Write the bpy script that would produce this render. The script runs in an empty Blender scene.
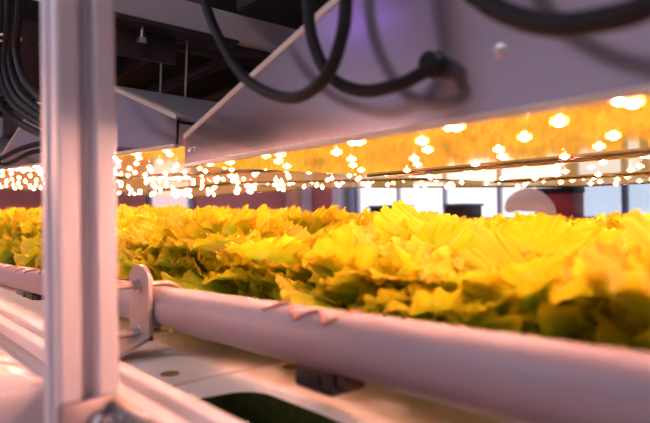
import bpy, bmesh, math, random
from mathutils import Vector, Matrix, noise

random.seed(7)
sc = bpy.context.scene
COL = sc.collection
F_PX = 560.0
ZC = 1.5                                   # camera height
TH = math.atan(485 / F_PX)

# ------------------------------------------------------------------ camera
def cam_axes(pitch, roll):
    F0 = Vector((math.sin(TH), math.cos(TH), 0)); R0 = Vector((math.cos(TH), -math.sin(TH), 0)); U0 = Vector((0, 0, 1))
    p, r = math.radians(pitch), math.radians(roll)
    F = F0 * math.cos(p) + U0 * math.sin(p); U = U0 * math.cos(p) - F0 * math.sin(p)
    return F, R0 * math.cos(r) - U * math.sin(r), U * math.cos(r) + R0 * math.sin(r)
CF, CR, CU = cam_axes(0.4, 0.8)
CAM = Vector((0, 0, ZC))
cd = bpy.data.cameras.new('camera')
cd.sensor_fit = 'HORIZONTAL'; cd.sensor_width = 36.0
cd.lens = F_PX / 650 * 36.0
cd.clip_start = 0.02
cd.dof.use_dof = True; cd.dof.focus_distance = 0.95; cd.dof.aperture_fstop = 3.9
co = bpy.data.objects.new('camera', cd); COL.objects.link(co)
m = Matrix((CR, CU, -CF)).transposed().to_4x4(); m.translation = CAM
co.matrix_world = m
sc.camera = co

def proj(p):
    d = Vector(p) - CAM; w = d.dot(CF)
    return (325 + F_PX * d.dot(CR) / w, 211.5 - F_PX * d.dot(CU) / w, w)

# ------------------------------------------------------------------ materials
def sock(n, *names):
    for k in names:
        if k in n.inputs: return n.inputs[k]
def P3(px, py, X):
    d = CF + CR * ((px - 325) / F_PX) - CU * ((py - 211.5) / F_PX); return CAM + d * (X / d.x)
def mat(name, col, rough=.5, metal=0., spec=None, noise_scale=None, noise_amt=.1, bump=0., bump_scale=200., stretch=None, coat=0., emis=None, estr=0., alpha=None, trans=None):
    M = bpy.data.materials.new(name); M.use_nodes = True
    nt = M.node_tree; b = nt.nodes['Principled BSDF']
    b.inputs['Base Color'].default_value = (*col, 1); b.inputs['Roughness'].default_value = rough; b.inputs['Metallic'].default_value = metal
    if spec is not None: b.inputs['Specular IOR Level'].default_value = spec
    if coat: b.inputs['Coat Weight'].default_value = coat; b.inputs['Coat Roughness'].default_value = .1
    if emis: b.inputs['Emission Color'].default_value = (*emis, 1); b.inputs['Emission Strength'].default_value = estr
    if trans: b.inputs['Transmission Weight'].default_value = trans
    tc = nt.nodes.new('ShaderNodeTexCoord'); mp = nt.nodes.new('ShaderNodeMapping')
    nt.links.new(tc.outputs['Object'], mp.inputs['Vector'])
    if stretch: mp.inputs['Scale'].default_value = stretch
    if noise_scale:
        n = nt.nodes.new('ShaderNodeTexNoise'); n.inputs['Scale'].default_value = noise_scale; n.inputs['Detail'].default_value = 5
        nt.links.new(mp.outputs['Vector'], n.inputs['Vector'])
        mx = nt.nodes.new('ShaderNodeMix'); mx.data_type = 'RGBA'
        mx.inputs[6].default_value = (*[c * (1 - noise_amt) for c in col], 1)
        mx.inputs[7].default_value = (*[min(1, c * (1 + noise_amt)) for c in col], 1)
        nt.links.new(n.outputs['Fac'], mx.inputs[0]); nt.links.new(mx.outputs[2], b.inputs['Base Color'])
    if bump:
        n = nt.nodes.new('ShaderNodeTexNoise'); n.inputs['Scale'].default_value = bump_scale; n.inputs['Detail'].default_value = 3
        nt.links.new(mp.outputs['Vector'], n.inputs['Vector'])
        bp = nt.nodes.new('ShaderNodeBump'); bp.inputs['Strength'].default_value = bump; bp.inputs['Distance'].default_value = .01
        nt.links.new(n.outputs['Fac'], bp.inputs['Height']); nt.links.new(bp.outputs['Normal'], b.inputs['Normal'])
    return M

def emit(name, col, s):
    M = bpy.data.materials.new(name); M.use_nodes = True; nt = M.node_tree; nt.nodes.clear()
    e = nt.nodes.new('ShaderNodeEmission'); e.inputs[0].default_value = (*col, 1); e.inputs[1].default_value = s
    o = nt.nodes.new('ShaderNodeOutputMaterial'); nt.links.new(e.outputs[0], o.inputs[0]); return M

ALU = mat('anodised aluminium', (.80, .79, .85), .45, .3, noise_scale=6, noise_amt=.05, stretch=(30, 30, 1))
ALU_RAIL = mat('anodised aluminium rail', (.80, .76, .78), .58, .2, noise_scale=6, noise_amt=.05, stretch=(30, 1, 30))
STEEL = mat('galvanised steel', (.42, .38, .40), .42, .8, noise_scale=60, noise_amt=.18)
BOLT = mat('bolt steel', (.75, .72, .72), .25, 1.)
ROD = mat('threaded rod', (.62, .48, .42), .38, .8)
HOOD = mat('brushed hood sheet', (.68, .62, .69), .17, .88, noise_scale=9, noise_amt=.05, stretch=(1, .4, 20))
HOODEDGE = mat('hood folded edge', (.74, .66, .54), .5, .2, noise_scale=20)
HOODTOP = mat('hood roof sheet', (.55, .52, .56), .45, .7, noise_scale=9, noise_amt=.08)
REFL = mat('glowing golden reflector', (.96, .64, .09), .06, 1., noise_scale=12, noise_amt=.06, emis=(1., .52, .10), estr=.28)  # sheet also glows by itself, added to strengthen the light below the hoods
LEDW = emit('led core', (1., .56, .40), 1150)
LEDP = emit('added pink led core', (1., .46, .34), 2200)  # stronger, pinker leds, only for the unseen hood added beside the camera
LEDR = emit('led red halo', (1., .08, .02), 75)  # glowing ring stands in for the red bloom around each led
RUB = mat('black cable rubber', (.010, .009, .012), .62, 0, spec=.3, noise_scale=40, noise_amt=.2)
BLK = mat('black moulded plastic', (.015, .013, .017), .3, 0, noise_scale=30, noise_amt=.2)
TIE = mat('white nylon', (.8, .78, .82), .5, noise_scale=20)
PVC = mat('grey white pvc', (.31, .26, .31), .40, 0, noise_scale=8, noise_amt=.06)
FOAM = mat('white foam board', (.86, .80, .74), .75, 0, noise_scale=14, noise_amt=.08, bump=.25, bump_scale=120)
TRAYM = mat('white tray plastic', (.7, .68, .66), .4, noise_scale=8)
ALGAE = mat('dark algae water', (.020, .028, .006), .9, 0, spec=.05, noise_scale=60, noise_amt=.6, bump=.6, bump_scale=90)
WIRE = mat('copper brown wire', (.45, .22, .16), .35, .6, noise_scale=60)
DARK = mat('dark brown sheet', (.022, .016, .016), .6, .1, noise_scale=5, noise_amt=.35)
BROWN = mat('brown rib', (.075, .05, .05), .5, .2, noise_scale=8, noise_amt=.25)
TANK = mat('milky white plastic', (.74, .66, .69), .35, 0, noise_scale=4, noise_amt=.06)
FILM = mat('crumpled white film', (.92, .86, .86), .14, 0, noise_scale=9, noise_amt=.06, coat=.6)
FLOOR = mat('grey floor', (.30, .28, .30), .45, 0, noise_scale=3, noise_amt=.15)
WALL = mat('pale lavender wall', (.52, .48, .55), .8, 0, noise_scale=2, noise_amt=.05)
MAUVE = mat('mauve red wall', (.62, .20, .19), .7, 0, noise_scale=2, noise_amt=.08)
CEIL = mat('ceiling panel', (.40, .37, .42), .8, 0, noise_scale=2, noise_amt=.08)
PILL = mat('peach pillar', (.85, .45, .32), .6, 0, noise_scale=3)
PALE = mat('pale lavender pillar', (.78, .70, .80), .6, 0, noise_scale=3)
GREYB = mat('blue grey frame', (.28, .33, .42), .5, 0, noise_scale=3)
PANE = mat('bright window pane', (.8, .85, .9), .3, 0, emis=(.90, .95, 1.), estr=.95, noise_scale=2, noise_amt=.05)
PANEP = mat('pale pink window pane', (.8, .6, .6), .3, 0, emis=(1., .72, .68), estr=.55, noise_scale=2, noise_amt=.05)
PANEB = mat('pale blue window pane', (.6, .7, .8), .3, 0, emis=(.66, .80, 1.), estr=.62, noise_scale=2, noise_amt=.05)
PINK = mat('pink sack cloth with added glow', (.92, .58, .50), .8, 0, noise_scale=6, noise_amt=.15, emis=(.9, .5, .42), estr=.25)  # faint glow put into the cloth to brighten the sack
REDM = mat('red plastic', (.6, .08, .10), .5, 0, noise_scale=6)
LAMPD = emit('lamp diffuser', (.92, .86, 1.), 15)
VIOL = emit('violet tube', (.42, .16, 1.), 3.2)

def leaf_material():
    M = bpy.data.materials.new('lettuce leaf'); M.use_nodes = True; nt = M.node_tree; nt.nodes.clear()
    L = nt.links.new; N = nt.nodes.new
    at = N('ShaderNodeAttribute'); at.attribute_name = 'rim'
    cr = N('ShaderNodeValToRGB')
    e = cr.color_ramp.elements
    e[0].position = 0.; e[0].color = (.50, .50, .10, 1)
    e[1].position = 1.; e[1].color = (.81, .63, .022, 1)
    x = cr.color_ramp.elements.new(.45); x.color = (.38, .57, .015, 1)
    x = cr.color_ramp.elements.new(.72); x.color = (.57, .57, .016, 1)
    tc = N('ShaderNodeTexCoord'); n = N('ShaderNodeTexNoise'); n.inputs['Scale'].default_value = 38; n.inputs['Detail'].default_value = 4
    L(tc.outputs['Object'], n.inputs['Vector'])
    ma = N('ShaderNodeMath'); ma.operation = 'MULTIPLY_ADD'; ma.inputs[1].default_value = .5; ma.inputs[2].default_value = -.25
    L(n.outputs['Fac'], ma.inputs[0])
    ad = N('ShaderNodeMath'); ad.operation = 'ADD'; L(at.outputs['Fac'], ad.inputs[0]); L(ma.outputs[0], ad.inputs[1]); L(ad.outputs[0], cr.inputs['Fac'])
    oi = N('ShaderNodeObjectInfo'); hs = N('ShaderNodeHueSaturation')
    mr = N('ShaderNodeMapRange'); mr.inputs[3].default_value = .485; mr.inputs[4].default_value = .51
    L(oi.outputs['Random'], mr.inputs[0]); L(mr.outputs[0], hs.inputs['Hue']); L(cr.outputs['Color'], hs.inputs['Color'])
    n2 = N('ShaderNodeTexNoise'); n2.inputs['Scale'].default_value = 170; n2.inputs['Detail'].default_value = 3; L(tc.outputs['Object'], n2.inputs['Vector'])
    bp = N('ShaderNodeBump'); bp.inputs['Strength'].default_value = .5; bp.inputs['Distance'].default_value = .006; L(n2.outputs['Fac'], bp.inputs['Height'])
    p = N('ShaderNodeBsdfPrincipled'); p.inputs['Roughness'].default_value = .48; p.inputs['Specular IOR Level'].default_value = .35
    L(hs.outputs['Color'], p.inputs['Base Color']); L(bp.outputs['Normal'], p.inputs['Normal'])
    t = N('ShaderNodeBsdfTranslucent'); L(hs.outputs['Color'], t.inputs['Color']); L(bp.outputs['Normal'], t.inputs['Normal'])
    mx = N('ShaderNodeMixShader'); mx.inputs[0].default_value = .5; L(p.outputs[0], mx.inputs[1]); L(t.outputs[0], mx.inputs[2])
    o = N('ShaderNodeOutputMaterial'); L(mx.outputs[0], o.inputs[0]); return M
LEAF = leaf_material()

# ------------------------------------------------------------------ geometry helpers
def box(bm, x0, x1, y0, y1, z0, z1, bev=0., mi=0):
    r = bmesh.ops.create_cube(bm, size=1.)
    vs = r['verts']
    for v in vs:
        v.co = Vector((x0 + (v.co.x + .5) * (x1 - x0), y0 + (v.co.y + .5) * (y1 - y0), z0 + (v.co.z + .5) * (z1 - z0)))
    fs = set(f for v in vs for f in v.link_faces)
    for f in fs: f.material_index = mi
    if bev:
        es = list(set(e for v in vs for e in v.link_edges))
        bmesh.ops.bevel(bm, geom=es, offset=bev, segments=2, affect='EDGES', profile=.5)
def prism(bm, poly, axis, a0, a1, mi=0):
    """poly: list of 2-D points; extruded along axis (0,1,2) from a0 to a1."""
    def mk(p, a):
        return {0: (a, p[0], p[1]), 1: (p[0], a, p[1]), 2: (p[0], p[1], a)}[axis]
    A = [bm.verts.new(mk(p, a0)) for p in poly]; B = [bm.verts.new(mk(p, a1)) for p in poly]
    n = len(poly)
    fs = [bm.faces.new(A[::-1]), bm.faces.new(B)]
    for i in range(n): fs.append(bm.faces.new((A[i], A[(i + 1) % n], B[(i + 1) % n], B[i])))
    for f in fs: f.material_index = mi
    bmesh.ops.recalc_face_normals(bm, faces=fs)
def smooth_path(pts, n=8):
    P = [Vector(p) for p in pts]; P = [2 * P[0] - P[1]] + P + [2 * P[-1] - P[-2]]; out = []
    for i in range(1, len(P) - 2):
        for k in range(n):
            t = k / n; a, b, c, d = P[i - 1:i + 3]
            out.append(.5 * ((2 * b) + (c - a) * t + (2 * a - 5 * b + 4 * c - d) * t * t + (3 * b - a - 3 * c + d) * t ** 3))
    out.append(P[-2]); return out
def tube(bm, pts, r, seg=12, smooth=0, mi=0, cap=True):
    if smooth: pts = smooth_path(pts, smooth)
    pts = [Vector(p) for p in pts]; rings = []
    up = None
    for i, p in enumerate(pts):
        t = (pts[min(i + 1, len(pts) - 1)] - pts[max(i - 1, 0)]).normalized()
        if up is None:
            up = t.orthogonal().normalized()
        up = (up - t * up.dot(t)).normalized(); s = t.cross(up)
        rr = r(i / (len(pts) - 1)) if callable(r) else r
        rings.append([bm.verts.new(p + (up * math.cos(2 * math.pi * k / seg) + s * math.sin(2 * math.pi * k / seg)) * rr) for k in range(seg)])
    fs = []
    for a, b in zip(rings, rings[1:]):
        for k in range(seg): fs.append(bm.faces.new((a[k], a[(k + 1) % seg], b[(k + 1) % seg], b[k])))
    if cap: fs.append(bm.faces.new(rings[0][::-1])); fs.append(bm.faces.new(rings[-1]))
    for f in fs: f.material_index = mi
    bmesh.ops.recalc_face_normals(bm, faces=fs)
def hexbolt(bm, c, axis, r, h):
    c = Vector(c); ax = Vector(axis)
    tube(bm, [c, c + ax * h * .25], r * 1.5, 20)
    tube(bm, [c + ax * h * .25, c + ax * h * .85, c + ax * h], lambda t: r if t < .7 else r * .85, 6)
    tube(bm, [c + ax * h * .9, c + ax * h * 1.6], r * .5, 10)
def obj(name, bm, mats, parent=None, smooth=True, ang=40, kind=None):
    me = bpy.data.meshes.new(name); bm.to_mesh(me); bm.free()
    for mm in (mats if isinstance(mats, (list, tuple)) else [mats]): me.materials.append(mm)
    o = bpy.data.objects.new(name, me); COL.objects.link(o)
    if smooth:
        for p in me.polygons: p.use_smooth = True
        try: me.set_sharp_from_angle(angle=math.radians(ang))
        except Exception: pass
    if parent: o.parent = parent
    if kind: o['kind'] = kind
    return o
def tag(o, label, cat, group=None):
    o['label'] = label; o['category'] = cat
    if group: o['group'] = group
    return o
def thing(name, label, cat, loc=(0, 0, 0), group=None):
    o = bpy.data.objects.new(name, None); COL.objects.link(o); o.location = loc; o.empty_display_size = .05
    return tag(o, label, cat, group)
def Z(z): return ZC + z
def nb(): return bmesh.new()
ORD = ['first', 'second', 'third', 'fourth', 'fifth', 'sixth', 'seventh', 'eighth', 'ninth', 'tenth', 'eleventh', 'twelfth', 'thirteenth', 'fourteenth', 'fifteenth', 'sixteenth', 'seventeenth', 'eighteenth', 'nineteenth', 'twentieth']

# ------------------------------------------------------------------ room shell
RX0, RX1, RY0, RY1, RH = -2.6, 4.2, -2.6, 5.2, 3.2
def struct(name, args, m):
    b = nb(); box(b, *args); return obj(name, b, m, smooth=False, kind='structure')
struct('floor', (RX0 - .1, RX1 + .1, RY0 - .1, RY1 + .1, -.1, 0), FLOOR)
struct('ceiling', (RX0 - .1, RX1 + .1, RY0 - .1, RY1 + .1, RH, RH + .1), CEIL)
struct('wall_left', (RX0 - .1, RX0, RY0, RY1, 0, RH), WALL)
struct('wall_near', (RX0, RX1, RY0 - .1, RY0, 0, RH), WALL)
struct('wall_far', (RX0, RX1, RY1, RY1 + .1, 0, RH), WALL)
struct('wall_right', (RX1, RX1 + .1, RY0, RY1, 0, RH), WALL)
# lower mauve panelling on the far wall and the far end of the right wall
struct('trim_1', (2.73, 3.86, RY1 - .03, RY1, 0, 2.15), MAUVE)
struct('trim_3', (-.6, 2.22, RY1 - .03, RY1, 0, 2.15), MAUVE)  # unseen stretch added to turn the reflections in the hoods orange-red
struct('trim_2', (RX1 - .03, RX1, 4.56, RY1, 0, 2.15), MAUVE)
# windows
def window(name, axis, a0, a1, z0, z1, nv, pane, at, depth=.05):
    root = bpy.data.objects.new(name, None); COL.objects.link(root); root['kind'] = 'structure'
    b = nb()
    if axis == 'x':      # on right wall, spans Y
        box(b, at - .012, at - .004, a0, a1, z0, z1)
    else:
        box(b, a0, a1, at - .012, at - .004, z0, z1)
    obj('pane', b, pane, root, smooth=False)
    b = nb(); w = .02
    edges = [a0 + (a1 - a0) * k / nv for k in range(nv + 1)]
    for e in edges:
        if axis == 'x': box(b, at - depth, at - .001, e - w, e + w, z0, z1, .004)
        else: box(b, e - w, e + w, at - depth, at - .001, z0, z1, .004)
    for z in (z0, z1):
        if axis == 'x': box(b, at - depth, at - .001, a0, a1, z - w, z + w, .004)
        else: box(b, a0, a1, at - depth, at - .001, z - w, z + w, .004)
    obj('window_frame', b, PALE if pane is PANE else GREYB, root)
    return root
window('window_1', 'x', 2.02, 4.26, 1.0, 1.95, 4, PANE, RX1)
window('window_2', 'x', .55, 1.94, 1.0, 1.95, 4, PANEB, RX1)
window('window_3', 'y', 2.25, 2.68, 1.0, 1.95, 1, PANEP, RY1)
def pillar(name, label, x0, x1, y0, y1, m):
    b = nb(); box(b, x0, x1, y0, y1, 0, RH, .01); tag(obj(name, b, m), label, 'pillar')
pillar('pillar', 'narrow peach pillar against the mauve wall in the background', 3.87, 3.99, 5.0, 5.16, PILL)
pillar('pillar.001', 'narrow pale lavender pillar beside the peach pillar in the background', 4.0, 4.14, 5.0, 5.16, PALE)
pillar('pillar.002', 'pale lavender pillar at the left end of the bright window', 4.03, 4.15, 4.40, 4.54, PALE)
b = nb(); tube(b, [(4.12, 4.32, 0), (4.12, 4.32, RH)], .035, 16); tag(obj('drain_pipe', b, GREYB), 'dark blue-grey vertical pipe at left edge of the bright window', 'pipe')

# ceiling strip lamps over the aisle, the last one added to brighten the background walls
for i, (x, y) in enumerate([(-1.3, -.9), (-1.3, 1.5), (-1.3, 3.6), (3.0, 4.0)]):
    t = thing('ceiling_lamp', ['lavender-white strip lamp over the aisle, nearest the near wall', 'lavender-white strip lamp over the aisle, the middle one', 'lavender-white strip lamp over the aisle, nearest the far wall', 'unseen strip lamp added to brighten the mauve wall'][i], 'lamp', (x, y, RH), 'strip lamps over the aisle')
    b = nb(); box(b, -.16, .16, -.62, .62, -.05, 0, .008); obj('lamp_housing', b, TIE, t)
    b = nb(); box(b, -.13, .13, -.58, .58, -.062, -.05, .003); obj('diffuser', b, LAMPD, t)
t = thing('violet_lamp', 'violet glowing tube lamp on the wall across the aisle', 'lamp', (RX0, 3.3, 3.08))
b = nb(); box(b, 0, .05, -.4, .4, -.04, .04, .005); obj('lamp_housing', b, TIE, t)
b = nb(); tube(b, [(.07, -.36, 0), (.07, .36, 0)], .022, 14); obj('tube', b, VIOL, t)

# ------------------------------------------------------------------ rack of aluminium profile
rack = thing('growing_rack', 'pale aluminium profile rack with slotted post at the left, carrying tray and pipe', 'rack', (0, 0, 0))
def slot_profile(cx, cy, h, w=.0055, d=.018, c=.0015):
    """square profile outline with a slot in the middle of each side"""
    side = [(-h + c, -h), (-w - .0015, -h), (-w, -h + .0015), (-w, -h + d), (w, -h + d), (w, -h + .0015), (w + .0015, -h), (h - c, -h)]
    out = []
    for k in range(4):
        a = k * math.pi / 2
        for x, y in side: out.append((cx + x * math.cos(a) - y * math.sin(a), cy + x * math.sin(a) + y * math.cos(a)))
    return out
def post(x, y, name='post'):
    b = nb(); prism(b, slot_profile(x, y, .02), 2, 0, 2.45); return obj(name, b, ALU, rack, ang=25)
PX, PY = .131, .423
post(PX, PY)
# rail along the tray: slotted profile, running in Y
b = nb(); prism(b, slot_profile(.172, Z(-.149), .02), 1, -.45, 3.75); obj('rail', b, ALU_RAIL, rack, ang=25)
b = nb(); prism(b, slot_profile(.172, Z(-1.2), .02), 1, -.45, 3.75); obj('rail', b, ALU_RAIL, rack, ang=25)
for y in (1.22, 3.0, -.4): post(.131 if y < 0 else .131, y)
for y in (-.4, .423):
    post(1.83, y)
# tray-carrying cross beams and upper cross beam
for y in (-.40, .46, 1.26, 3.04):
    b = nb(); prism(b, slot_profile(y, Z(-.31), .02), 0, .152, 1.81); obj('cross_beam', b, ALU_RAIL, rack, ang=25)
b = nb(); prism(b, [(1.18, Z(.432)), (1.205, Z(.432)), (1.205, Z(.47)), (1.205, Z(.5)), (1.18, Z(.5)), (1.176, Z(.496)), (1.176, Z(.436))], 0, .152, 1.81); obj('cross_beam', b, ALU_RAIL, rack, ang=25)
b = nb(); box(b, .5, 1.81, 1.225, 1.25, Z(.418), Z(.45), .003); box(b, .5, 1.81, 1.26, 1.275, Z(.408), Z(.45), .003); obj('lower_flange', b, BROWN, rack)
# corner bracket with bolts where the post meets the rail
br = nb()
box(br, .108, .1475, .395, .4025, Z(-.19), Z(-.1235), .0022)
box(br, .1415, .1505, .325, .4025, Z(-.19), Z(-.126), .0022)
box(br, .146, .1525, .30, .402, Z(-.19), Z(-.150), .001)
obj('corner_bracket', br, STEEL, rack)
cb = [o for o in rack.children if o.name.startswith('corner_bracket')][0]
for c, ax in [((.133, .395, Z(-.139)), (0, -1, 0)), ((.1415, .378, Z(-.135)), (-1, 0, 0)), ((.1415, .350, Z(-.137)), (-1, 0, 0))]:
    b = nb(); hexbolt(b, c, ax, .0052, .007); obj('bolt', b, BOLT, cb)
# strap and bolt under the upper cross beam
b = nb(); box(b, .40, .74, 1.165, 1.24, Z(.421), Z(.431), .002); box(b, .44, .60, 1.22, 1.235, Z(.36), Z(.425), .002); st = obj('strap', b, BROWN, rack)
b = nb(); tube(b, [(.505, 1.19, Z(.421)), (.505, 1.19, Z(.385))], .007, 12); tube(b, [(.505, 1.19, Z(.395)), (.505, 1.19, Z(.383))], .013, 6); obj('bolt', b, BOLT, st)

# upper tier
ut = thing('upper_tray', 'black-brown underside of the tray on the tier above the lamps', 'tray', (0, 0, 0))
b = nb(); box(b, .72, 1.8, 1.30, 3.7, Z(.48), Z(.60), .004); obj('tray_bottom', b, DARK, ut)
for x in (.86, 1.06, 1.28, 1.5, 1.75):
    b = nb(); box(b, x, x + .035, 1.31, 3.69, Z(.455), Z(.482), .003); obj('rib', b, BROWN if x < 1.2 else DARK, ut)
b = nb(); box(b, .735, 1.8, -.5, 1.17, Z(.502), Z(.60), .004); obj('tray_bottom', b, DARK, ut)
ut2 = thing('cable_duct', 'brown ribbed duct high behind the post and cable bundle', 'duct', (0, 0, 0))
b = nb(); box(b, .16, .62, 1.7, 3.1, Z(.50), Z(.70), .004); obj('duct_body', b, DARK, ut2)
b = nb()
for k in range(10): box(b, .17, .61, 1.75 + k * .13, 1.80 + k * .13, Z(.485), Z(.502), .003)
obj('ribs', b, BROWN, ut2)
b = nb(); box(b, .28, .40, 1.60, 1.69, Z(.33), Z(.52), .004); obj('bracket', b, BROWN, ut2)

# ------------------------------------------------------------------ lamp hoods
HL, HW, HE, SL, SR = 1.136, .36, .0376, .302, .352      # length, width, end height, slope, slope run
LED_ME = None
def led_mesh():
    b = nb()
    # glowing halo ring, local z = 0 is the reflector sheet, pointing down
    tube(b, [(0, 0, .001), (0, 0, -.0012)], .0060, 14, mi=1)
    r = bmesh.ops.create_uvsphere(b, u_segments=12, v_segments=6, radius=.0025)
    for v in r['verts']: v.co.z = -.0012 + v.co.z * .55
    me = bpy.data.meshes.new('led'); b.to_mesh(me); b.free()
    me.materials.append(LEDW); me.materials.append(LEDR)
    for p in me.polygons: p.use_smooth = True
    return me
LED_ME = led_mesh()
LED_PINK = LED_ME.copy(); LED_PINK.materials[0] = LEDP
def profile():
    return [(0, 0), (0, HE), (-SR, HE + SL * SR), (-HL + SR, HE + SL * SR), (-HL, HE), (-HL, 0)]
def make_hood(label):
    t = thing('lamp_hood', label, 'grow lamp', (0, 0, 0), 'grow lamp hoods above the lettuce')
    for x in (0, HW - .004):
        b = nb(); prism(b, profile(), 0, x, x + .004); obj('side_panel', b, HOOD, t, ang=20)
        b = nb(); P = profile()[1:5]; e = .006
        x0, x1 = (x - .0015, x + .012) if x == 0 else (x - .008, x + .0055)
        for p, q in zip(P, P[1:]):
            prism(b, [(p[0], p[1] - .001), (q[0], q[1] - .001), (q[0], q[1] + e), (p[0], p[1] + e)], 0, x0, x1)
        obj('folded_edge', b, HOODEDGE, t)
    b = nb(); P = profile()[1:5]
    for p, q in zip(P, P[1:]):
        prism(b, [(p[0], p[1] - .006), (q[0], q[1] - .006), (q[0], q[1] - .002), (p[0], p[1] - .002)], 0, .004, HW - .004)
    obj('roof_panel', b, HOODTOP, t)
    for y in (0, -HL):
        b = nb(); s = -1 if y == 0 else 1
        box(b, .0, HW, min(y, y + s * .004), max(y, y + s * .004), 0, HE + .003, .0008); obj('end_panel', b, HOODTOP, t)
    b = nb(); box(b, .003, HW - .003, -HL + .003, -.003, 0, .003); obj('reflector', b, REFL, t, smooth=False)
    b = nb(); box(b, -.003, .006, -HL, 0, -.003, .0025, .001); obj('bottom_lip', b, HOODEDGE, t)
    b = nb(); box(b, HW - .006, HW + .003, -HL, 0, -.003, .0025, .001); obj('bottom_lip', b, DARK, t)
    for y in (-.018, -.029):
        b = nb(); r = bmesh.ops.create_uvsphere(b, u_segments=12, v_segments=8, radius=.0036)
        for v in r['verts']: v.co = Vector((v.co.x * .5 - .001, v.co.y + y, v.co.z + .020))
        obj('rivet', b, BOLT, t)
    return t
LEDS = []
rl = random.Random(3)
for j in range(9):
    for i, x in enumerate((.024, .068, .128, .192, .268, .336)):
        y = -.072 - j * .124 - (.048 if i % 2 else 0) + rl.uniform(-.010, .010)
        if y > -HL + .02: LEDS.append((x + rl.uniform(-.006, .006), y))
for j in range(8): LEDS.append((.013 + rl.uniform(-.002, .002), -.04 - j * .132 + rl.uniform(-.016, .016)))
def add_leds(t):
    for x, y in LEDS:
        o = bpy.data.objects.new('led', LED_ME); COL.objects.link(o); o.parent = t; o.location = (x, y, -.0005)
def dup(root, label):
    r = root.copy(); COL.objects.link(r); r['label'] = label
    for ch in list(root.children):
        c = ch.copy(); COL.objects.link(c); c.parent = r
    return r
hood1 = make_hood('grey sheet-metal lamp hood at upper right, nearest the camera, with black cables')
add_leds(hood1)
hood1.location = (.36, .709, Z(.0712))
rowname = ['front', 'middle', 'back']; colname = ['nearest', 'second', 'third']
hl = {(0, 1): 'grey lamp hood right behind the slotted post, left of the big hood',
      (1, 0): 'lamp hood right behind the big near hood, in the middle row',
      (2, 0): 'lamp hood nearest the windows, in the back row at the right',
      (0, 2): 'farthest lamp hood of the front row, at the left edge of the photo',
      (1, 1): 'lamp hood in the middle row, behind the hood seen right of the post',
      (2, 1): 'lamp hood in the back row, second from the right',
      (1, 2): 'farthest lamp hood of the middle row', (2, 2): 'farthest lamp hood of the back row, by the mauve wall'}
for (r, c), lab in hl.items():
    h = dup(hood1, lab)
    z0 = .0712
    kx = (0., .025, .03)[c]
    if c == 1: z0 = .1016 + .042 * HL; h_t = .042
    elif c == 2: z0 = .152 + .004 * HL; h_t = .004
    else: h_t = 0.
    h.location = (.36 + .408 * r, .709 + (HL + .024) * c, Z(z0 - kx * .408 * r)); h.rotation_euler = (math.atan(h_t), math.atan(kx), 0)
for lab, loc in (('unseen lamp hood added above the wrapped tank to light its top', (-.50, 1.95, .14)),
                 ('unseen lamp hood added beside the camera to light the post and pipe', (.36, -.45, .08))):
    hx = dup(hood1, lab); hx.location = (loc[0], loc[1], Z(loc[2]))  # both unseen hoods are added to light post, pipe and tank
    for c in hx.children:
        if c.name.startswith('led') and loc[0] > 0: c.data = LED_PINK
for h in [o for o in bpy.data.objects if o.name.startswith('lamp_hood') and o.location.x > .65]:
    for k, c in enumerate([c for c in h.children if c.name.startswith('led')]):
        if h.location.y > 1.2 and k % 5 in (1, 3): bpy.data.objects.remove(c)
# extra parts only on the near hood
gp = P3(440, 66, .36) - Vector(hood1.location); sp = P3(500, 50, .36) - Vector(hood1.location)
b = nb(); tube(b, [(0, gp.y, gp.z), (-.006, gp.y, gp.z)], .0108, 20); tube(b, [(-.006, gp.y, gp.z), (-.016, gp.y, gp.z)], .0092, 12); obj('cable_gland', b, BLK, hood1)
b = nb(); r = bmesh.ops.create_uvsphere(b, u_segments=16, v_segments=10, radius=.0060)
for v in r['verts']: v.co = Vector((v.co.x * .35 - .0005, v.co.y + sp.y, v.co.z + sp.z))
obj('screw_head', b, BOLT, hood1)
# hanger rods up to the tier above (hidden behind the hoods)
for h in [o for o in bpy.data.objects if o.name.startswith('lamp_hood')]:
    top = Z(.505) - h.location.z
    for y in (-.50, -.64):
        b = nb(); tube(b, [(.26, y, .125), (.26, y, top)], .0025, 8); obj('hanger_rod', b, ROD, h)

# ------------------------------------------------------------------ cables
def cable(label, pts, r, name='power_cable', smooth=10):
    b = nb(); tube(b, pts, r, 14, smooth=smooth); return tag(obj(name, b, RUB), label, 'cable')
# loop hanging in front of the near hood
cable('black cable hanging in a loop left of the plugged cable', [P3(196, -60, 0.3080), P3(203, -6, 0.3080), P3(220, 40, 0.3080), P3(247, 80, 0.3040), P3(290, 98, 0.3000), P3(325, 78, 0.2960), P3(342, 35, 0.2960), P3(346, -5, 0.3000), P3(345, -60, 0.3040)], .0054)
cable('black cable plugged into the side of the near hood', [P3(308, -70, 0.3200), P3(308, -5, 0.3200), P3(312, 38, 0.3160), P3(330, 76, 0.3136), P3(362, 91, 0.3160), P3(400, 84, 0.3200), P3(424, 72, 0.3360), tuple(P3(440, 66, 0.3472))], .0054)
cable('thick black cable sagging across the top right corner, closest to the camera', [P3(420, -120, .30), P3(455, -30, .30), P3(480, -2, .295), P3(515, 17, .29), P3(560, 25, .285), P3(610, 18, .28), P3(650, 5, .275), P3(720, -40, .27), P3(800, -120, .27)], .0066)
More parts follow.
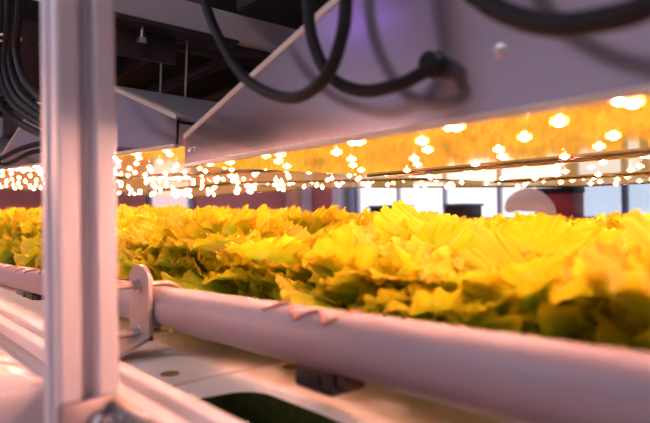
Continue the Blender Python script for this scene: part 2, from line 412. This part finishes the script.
# coil bundle at the upper left behind the post
cb_pts = [[(2, -40), (2, 20), (0, 70), (10, 100), (30, 118), (55, 128), (80, 130)],
          [(12, -40), (12, 20), (10, 60), (18, 88), (34, 106), (58, 118), (82, 122)],
          [(20, -40), (19, 15), (16, 48), (22, 75), (36, 94), (58, 106), (84, 110)],
          [(-8, -40), (-8, 30), (-9, 80), (4, 110), (28, 128), (56, 138), (84, 140)],
          [(8, -40), (8, 20), (5, 66), (14, 95), (34, 113), (58, 123), (84, 126)]]
for i, pts in enumerate(cb_pts):
    cable(['black cable of the left bundle, second from outside', 'black cable of the left bundle, second from inside', 'innermost black cable of the bundle at upper left', 'outermost black cable of the bundle at upper left', 'middle black cable of the bundle at upper left'][i],
          [P3(x, y, .215 + .006 * (i % 2) + (.03 if 0 else 0)) for x, y in pts], .0058)['group'] = 'cable bundle at upper left'
b = nb(); p0 = P3(6, 38, .217)
tube(b, [p0 + CR * (math.cos(a) * .0245) + CF * (math.sin(a) * .013) - CU * math.sin(a) * .002 for a in [k * math.pi / 12 for k in range(25)]], .0022, 8)
tag(obj('cable_tie', b, TIE), 'white cable tie around the black cable bundle', 'cable tie')
cable('black cable looping in front of the far hood below the bundle', [P3(-20, 168, .30), P3(2, 158, .30), P3(20, 149, .30), P3(45, 143, .30), P3(75, 146, .30)], .0055)
cable('thin black cable crossing just under the looping cable', [P3(-20, 150, .31), P3(0, 163, .31), P3(12, 162, .31), P3(34, 152, .31), P3(70, 150, .31)], .005)

# ------------------------------------------------------------------ pipe with clamp, ties and drippers
def pz(y): return Z(-.0985 - (y - .206) * .0258)
YA, YB = -.35, 3.6
b = nb(); tube(b, [(.303, YA, pz(YA)), (.303, .1, pz(.1)), (.303, .7, pz(.7)), (.303, 1.4, pz(1.4)), (.303, 2.4, pz(2.4)), (.303, YB, pz(YB))], .025, 40)
tag(obj('water_pipe', b, PVC), 'long grey-white plastic pipe running in front of the lettuce', 'pipe')
cl = thing('pipe_clamp', 'galvanised clamp plate with u-bolt holding the pipe beside the post', 'clamp', (.272, .66, pz(.66)))
cy = 0.0
b = nb()
def plate(bm, cx, pts_yz, th):
    prism(bm, pts_yz, 0, cx, cx + th)
w = .029
top = [(w * math.cos(a), .030 + .6 * w * math.sin(a) + .006) for a in [k * math.pi / 12 for k in range(13)]]
poly = [(w, -.034)] + top + [(-w, -.034)]
plate(b, 0, poly, .005)
# bent foot reaching the rail
for y0, y1 in ((-w, w),):
    q = [(.005, -.034), (0, -.034), (-.070, -.062), (-.090, -.062), (-.090, -.057), (-.069, -.057), (.004, -.0275)]
    prism(b, q, 1, y0, y1)
obj('plate', b, STEEL, cl)
b = nb(); R = .029
arc = [(-.028, 0, R), (.031, 0, R)] + [(.031 + R * math.sin(a), 0, R * math.cos(a)) for a in [k * math.pi / 14 for k in range(1, 14)]] + [(.031, 0, -R), (-.028, 0, -R)]
tube(b, arc, .0036, 12); ub = obj('u_bolt', b, ROD, cl)
for z in (R, -R):
    b = nb(); tube(b, [(-.0002, 0, z), (-.002, 0, z)], .0088, 20); tube(b, [(-.002, 0, z), (-.0085, 0, z)], .0068, 6); obj('nut', b, BOLT, cl)
def wire_tie(label, y0, y1, humps):
    b = nb(); pts = []
    n = humps * 8
    for k in range(n + 1):
        t = k / n; y = y0 + (y1 - y0) * t
        a = math.radians(112 + 18 * math.cos(t * humps * 2 * math.pi)) + (.25 if k % 16 > 8 else 0)
        pts.append((.303 + .0262 * math.cos(a), y, pz(y) + .0262 * math.sin(a)))
    # tail over the top and down the back
    for a in (80, 50, 15, -30): pts.append((.303 + .0262 * math.cos(math.radians(a)), y1 - .004, pz(y1) + .0262 * math.sin(math.radians(a))))
    tube(b, pts, .0011, 8, smooth=3); tag(obj('wire_tie', b, WIRE), label, 'wire')
wire_tie('bent copper-brown wire wound over the pipe at the middle of the photo', .42, .325, 2)
wire_tie('bent copper-brown wire over the pipe at the left edge', 1.46, 1.16, 3)
def dripper(label, y, L):
    t = thing('drip_fitting', label, 'pipe fitting', (.312, y, pz(y) - .0235))
    b = nb(); box(b, -.016, .016, -L / 2, L / 2, -.021, .001, .004); box(b, -.012, .012, -L / 2 - .012, -L / 2 + .002, -.016, -.003, .003); obj('fitting_body', b, BLK, t)
    b = nb(); tube(b, [(-.016, -.006, -.011), (-.0185, -.006, -.011)], .006, 14); obj('screw_cap', b, BLK, t)
dripper('black fitting hanging under the pipe below the middle wire', .362, .05)
dripper('black fitting hanging under the pipe at the left edge', 1.33, .14)

# ------------------------------------------------------------------ tray, water, foam boards
TX0, TX1, TY0, TY1, TB = .21, 1.74, -.42, 3.62, -.285
tr = thing('grow_tray', 'long white tray under the foam boards and lettuce', 'tray', (0, 0, 0))
b = nb()
box(b, TX0, TX1, TY0, TY1, Z(TB), Z(TB) + .012)
box(b, TX0, TX0 + .012, TY0, TY1, Z(TB), Z(-.185)); box(b, TX1 - .012, TX1, TY0, TY1, Z(TB), Z(-.15))
box(b, TX0, TX1, TY0, TY0 + .012, Z(TB), Z(-.185)); box(b, TX0, TX1, TY1 - .012, TY1, Z(TB), Z(-.15))
obj('tray_shell', b, TRAYM, tr, smooth=False)
b = nb(); box(b, TX0 + .012, TX1 - .012, TY0 + .012, TY1 - .012, Z(TB) + .012, Z(-.205)); o = obj('water', b, ALGAE, smooth=False); o['kind'] = 'stuff'; tag(o, 'dark green algae water in the tray between the foam boards', 'water')
BZ0, BZ1 = Z(-.195), Z(-.165)
def board(label, poly, holes=(), mossy=False):
    b = nb(); prism(b, poly, 2, BZ0, BZ1)
    es = [e for e in b.edges if abs(e.verts[0].co.z - e.verts[1].co.z) < 1e-5 and e.verts[0].co.z > BZ1 - 1e-4]
    bmesh.ops.bevel(b, geom=es, offset=.004, segments=2, affect='EDGES', profile=.5)
    b.normal_update()
    if mossy:
        for f in b.faces:
            c = f.calc_center_median()
            if (abs(f.normal.z) < .8 or c.z < BZ1 - .003) and c.x < .312 and c.y < .505: f.material_index = 1
    o = tag(obj('foam_board', b, [FOAM, ALGAE]), label, 'foam board', 'foam boards floating in the tray')
    for x, y in holes:
        h = nb(); tube(h, [(x, y, BZ1 - .003), (x, y, BZ1 + .0008)], .010, 16); obj('planting_hole', h, mat('brown sponge', (.30, .17, .06), .9, noise_scale=80, noise_amt=.4), o)
G = .003
def rc(cx, cy, r, a0, a1, n=6): return [(cx + r * math.cos(math.radians(a0 + (a1 - a0) * k / n)), cy + r * math.sin(math.radians(a0 + (a1 - a0) * k / n))) for k in range(n + 1)]
JY = .518
XM = .92
# near board with its rounded set-back corner
nearp = [(.232, JY - G), (.232, .50)] + rc(.268, .496, .036, 180, 270, 5) + rc(.268, .428, .032, 90, 0, 5)[1:] + [(.302, .36), (.297, .22), (.30, TY0 + .02), (XM, TY0 + .02), (XM, JY - G)]
board('white foam board nearest the camera with a rounded set-back corner', nearp, [(.372, .488)], True)
YB2 = 1.55; YB3 = 2.58; YB4 = 3.58
board('white foam board beneath the pipe clamp', [(.228, JY + G), (XM, JY + G), (XM, YB2 - G), (.228, YB2 - G)], [(.262, .556)])
board('white foam board at the left edge behind the pipe', [(.228, YB2 + G), (XM, YB2 + G), (XM, YB3 - G), (.228, YB3 - G)])
board('farthest white foam board of the front row', [(.228, YB3 + G), (XM, YB3 + G), (XM, YB4), (.228, YB4)])
for k, (y0, y1) in enumerate([(TY0 + .02, JY), (JY, YB2), (YB2, YB3), (YB3, YB4)]):
    board('foam board hidden under the back lettuce rows, ' + ['nearest', 'second', 'third', 'farthest'][k] + ' of its row', [(XM + G, y0 + G), (TX1 - .03, y0 + G), (TX1 - .03, y1 - G), (XM + G, y1 - G)])

# ------------------------------------------------------------------ lettuce
def lettuce_mesh(seed, nleaf=24, hi=True, emin=30):
    rr = random.Random(seed); V = []; Fc = []; rim = []
    na, nr = (180, 9) if hi else (96, 6)
    PH = 2.62
    for k in range(nleaf):
        t = k / (nleaf - 1)                         # 0 outer .. 1 inner
        az = k * 2.39996 + rr.uniform(-.25, .25)
        L = (.112 + .044 * math.sin(.5 + t * 2.0)) * rr.uniform(.85, 1.15)
        W = L * rr.uniform(.50, .66) * (1 - .25 * t)
        el = math.radians(emin + (84 - emin) * t ** .75 + rr.uniform(-9, 9))
        curl = (1.15 - .6 * t) * rr.uniform(.5, 1.15)
        cup = rr.uniform(0.5, 4.)
        fa = .0078 * rr.uniform(.8, 1.3)
        ph = [rr.uniform(0, 6.28) for _ in range(8)]; f0 = rr.uniform(3.0, 4.5); f1 = rr.uniform(9, 13); f2 = rr.uniform(19, 25); f3 = rr.uniform(36, 46); f4 = rr.uniform(62, 78)
        twist = rr.uniform(-.35, .35); lean = rr.uniform(-.25, .25)
        base = len(V); no = Vector((rr.uniform(-50, 50), rr.uniform(-50, 50), k * 7.3))
        ca, sa = math.cos(az), math.sin(az)
        r0 = .010 * (1 - t) + .002
        for i in range(na + 1):
            f = -PH + 2 * PH * i / na
            lob = 1 + .06 * math.sin(f0 * f + ph[0]) + .03 * math.sin(f1 * f + ph[1]) + + .02 * math.sin(f2 * f + ph[2]) + .045 * abs(math.sin(f4 * .5 * f + ph[7]))
            sf, cf = math.sin(f), math.cos(f); ox = W * math.copysign(abs(sf) ** .72, sf); oy = L * (.52 + .48 * math.copysign(abs(cf) ** .8, cf))
            if abs(f) > 1.6: ox *= 1 - .35 * ((abs(f) - 1.6) / 1.02) ** 1.2
            mx, my = 0., L * (.46 + .36 * math.cos(f))
            for j in range(nr + 1):
                p = j / nr; pl = 1 + (lob - 1) * p ** 1.5
                x = mx + (ox - mx) * p * pl; y = my + (oy - my) * p * pl
                e = p ** 2.4
                z = fa * (p * p * .9 * math.sin(f0 * f + ph[2]) + p ** 2 * .40 * math.sin(f1 * f + ph[3] + .5 * math.sin(3 * f)) + e * .40 * math.sin(f2 * f + ph[4] + 1.2 * p + .6 * math.sin(4 * f)) + e * p * .46 * math.sin(f3 * f + ph[5]))
                q = min(1, p * 2.5 + .2)
                z += q * (.0055 * noise.noise(Vector((x * 30, y * 30, 0)) + no) + .0032 * noise.noise(Vector((x * 85, y * 85, 3)) + no))
                # margin also wanders within the leaf plane
                x += e * .002 * math.sin(f3 * f + ph[6]); y += e * .002 * math.sin(f2 * f * 1.3 + ph[7])
                z += cup * x * x + lean * x * .5
                yy = y / L
                # bend outwards along the length
                ang = el - curl * yy * yy * 1.4
                h = y * math.cos(el - curl * yy * yy * .55); v = y * math.sin(el - curl * yy * yy * .62)
                nx, nz = -math.sin(ang), math.cos(ang)
                xx = x * math.cos(twist * yy); zz = z + x * math.sin(twist * yy)
                rad = r0 + h + nx * zz; hh = v + nz * zz + .004
                V.append((rad * ca - xx * sa, rad * sa + xx * ca, max(hh, .0015 + .004 * rr.random())))
                rim.append(min(1, max(0, .12 + .80 * p ** 1.1 * (.35 + .65 * yy) + .10 * e * math.sin(f2 * f + ph[4]) + .12 * t)))
        for i in range(na):
            for j in range(nr):
                a0 = base + i * (nr + 1) + j; Fc.append((a0, a0 + nr + 1, a0 + nr + 2, a0 + 1))
    me = bpy.data.meshes.new('lettuce'); me.from_pydata(V, [], Fc); me.update()
    at = me.attributes.new('rim', 'FLOAT', 'POINT'); at.data.foreach_set('value', rim)
    me.materials.append(LEAF)
    me.polygons.foreach_set('use_smooth', [True] * len(me.polygons))
    return me
HI = [lettuce_mesh(100 + s, 28) for s in range(5)]
FRONT = [lettuce_mesh(300 + s, 28, True, 42) for s in range(4)]
UP = [lettuce_mesh(400 + s, 22, True, 58) for s in range(2)]
LO = [lettuce_mesh(200 + s, 20, False) for s in range(4)]
rows = [.465, .63, .80, .97, 1.15, 1.33, 1.51]
rown = ['right behind the pipe', 'second from the pipe', 'third from the pipe', 'fourth from the pipe', 'fifth from the pipe', 'second from the windows', 'nearest the windows']
rg = random.Random(11)
for ri, X in enumerate(rows):
    n = 0; step = .168 if ri < 3 else .19
    y = .09 + .05 * (ri % 2)
    while y < 3.45:
        Y = y + rg.uniform(-.018, .018); x = X + rg.uniform(-.015, .015)
        sx, sy, w = proj((x, Y, Z(-.03)))
        if w > .15 and -70 - 60 / w < sx < 650 + 45 / w:
            lo = ri >= 3 or Y > 1.9
            me = rg.choice(LO if lo else (UP if ri == 0 and Y < .5 else FRONT if ri == 0 else HI))
            o = bpy.data.objects.new('lettuce', me); COL.objects.link(o)
            o.location = (x, Y, BZ1 - .002); s = rg.uniform(.92, 1.1)
            q = min(1, max(0, (Y - .40) / 1.5)); q = q * q * (3 - 2 * q)
            H = .158 + .040 * q + rg.uniform(-.014, .020) - (.012 if ri > 3 else 0)
            if ri == 2 and 300 < sx < 365: H += .022
            if ri == 0 and 190 < sx < 250: H += .016
            if ri == 1 and 395 < sx < 470: H += .014
            hs = H / max(v.co.z for v in me.vertices)
            o.scale = (s, s, hs); o.rotation_euler = (0, 0, rg.uniform(0, 6.28))
            look = 'frilly yellow-green lettuce' if not lo else 'blurred frilly yellow lettuce'
            tag(o, f'{look} in the row {rown[ri]}, {ORD[min(n, 19)]} from the right', 'lettuce', 'lettuce heads growing in the tray'); n += 1
        y += step

# ------------------------------------------------------------------ wrapped tank at lower left
tk = thing('water_tank', 'milky white tank topped with crumpled film behind the foot of the post', 'tank', (-.16, .53, 0))
b = nb(); box(b, -.28, .308, 0, .66, 0, Z(-.145), .012); obj('tank_body', b, TANK, tk)
b = nb(); nx, ny = 70, 100; g = []
for i in range(nx + 1):
    row = []
    for j in range(ny + 1):
        x = -.27 + .566 * i / nx; y = .012 + .636 * j / ny
        e = min(1, min(i, nx - i, j, ny - j) / 6)
        z = Z(-.1445) + e * (.012 + .016 * noise.noise(Vector((x * 22, y * 22, 5))) + .014 * abs(noise.noise(Vector((x * 55, y * 55, 1)))))
        row.append(b.verts.new((x, y, z)))
    g.append(row)
for i in range(nx):
    for j in range(ny): b.faces.new((g[i][j], g[i + 1][j], g[i + 1][j + 1], g[i][j + 1]))
obj('film_cover', b, FILM, tk)

# ------------------------------------------------------------------ background furniture beyond the bed
su = thing('shelving_unit', 'low grey shelving unit under the bright window in the background', 'shelf', (3.4, 2.6, 0))
b = nb(); box(b, -.22, .22, -1.5, 1.1, 1.44, 1.47, .004); obj('shelf', b, GREYB, su)
b = nb(); box(b, -.22, .22, -1.5, 1.1, .6, .63, .004); obj('shelf', b, GREYB, su)
for x in (-.2, .2):
    for y in (-1.48, 1.08):
        b = nb(); box(b, x - .02, x + .02, y - .02, y + .02, 0, 1.45, .003); obj('leg', b, GREYB, su)
def crate(label, y0, y1, ztop):
    t = thing('crate', label, 'crate', (3.35, (y0 + y1) / 2, 1.47)); h = (y1 - y0) / 2
    b = nb(); box(b, -.12, .12, -h, h, 0, ztop - 1.47 - .02, .006); obj('crate_body', b, BROWN, t)
    b = nb(); box(b, -.13, .13, -h - .012, h + .012, ztop - 1.49, ztop - 1.47, .004); obj('lid', b, GREYB, t)
crate('dark crate with blue-grey lid on the shelf, left one', 2.93, 3.18, 1.575)
crate('dark crate with blue-grey lid on the shelf, right one', 2.29, 2.44, 1.57)
b = nb(); r = bmesh.ops.create_icosphere(b, subdivisions=4, radius=1.)
for v in r['verts']:
    c = v.co.copy(); bend = .05 - .09 * (c.y * .9 - .1) ** 2
    v.co = Vector((c.x * .10, c.y * .17, c.z * .075 + bend + .012 * noise.noise(c * 3)))
zmin = min(v.co.z for v in b.verts)
o = obj('sack', b, PINK); o.location = (3.35, 1.86, 1.468 - zmin); tag(o, 'rounded pinkish sack on the shelf before the blue window', 'sack')
b = nb(); box(b, -.08, .08, -.12, .12, 0, .15, .01); o = obj('red_box', b, REDM); o.location = (3.52, 1.74, 1.47); tag(o, 'small red box with dark lid just behind the pinkish sack', 'box')
b = nb(); box(b, -.085, .085, -.125, .125, .15, .19, .006); obj('lid', b, DARK, o)

# ------------------------------------------------------------------ world and view
w = bpy.data.worlds.new('world'); sc.world = w; w.use_nodes = True
bg = w.node_tree.nodes['Background']; bg.inputs[0].default_value = (.75, .70, .85, 1); bg.inputs[1].default_value = .3
sc.view_settings.view_transform = 'Standard'
sc.view_settings.look = 'None'
sc.view_settings.exposure = 0.25
try:
    sc.cycles.use_denoising = True
    sc.cycles.filter_width = 1.1
    sc.cycles.sample_clamp_indirect = 6.0
    sc.cycles.max_bounces = 8
except Exception: pass
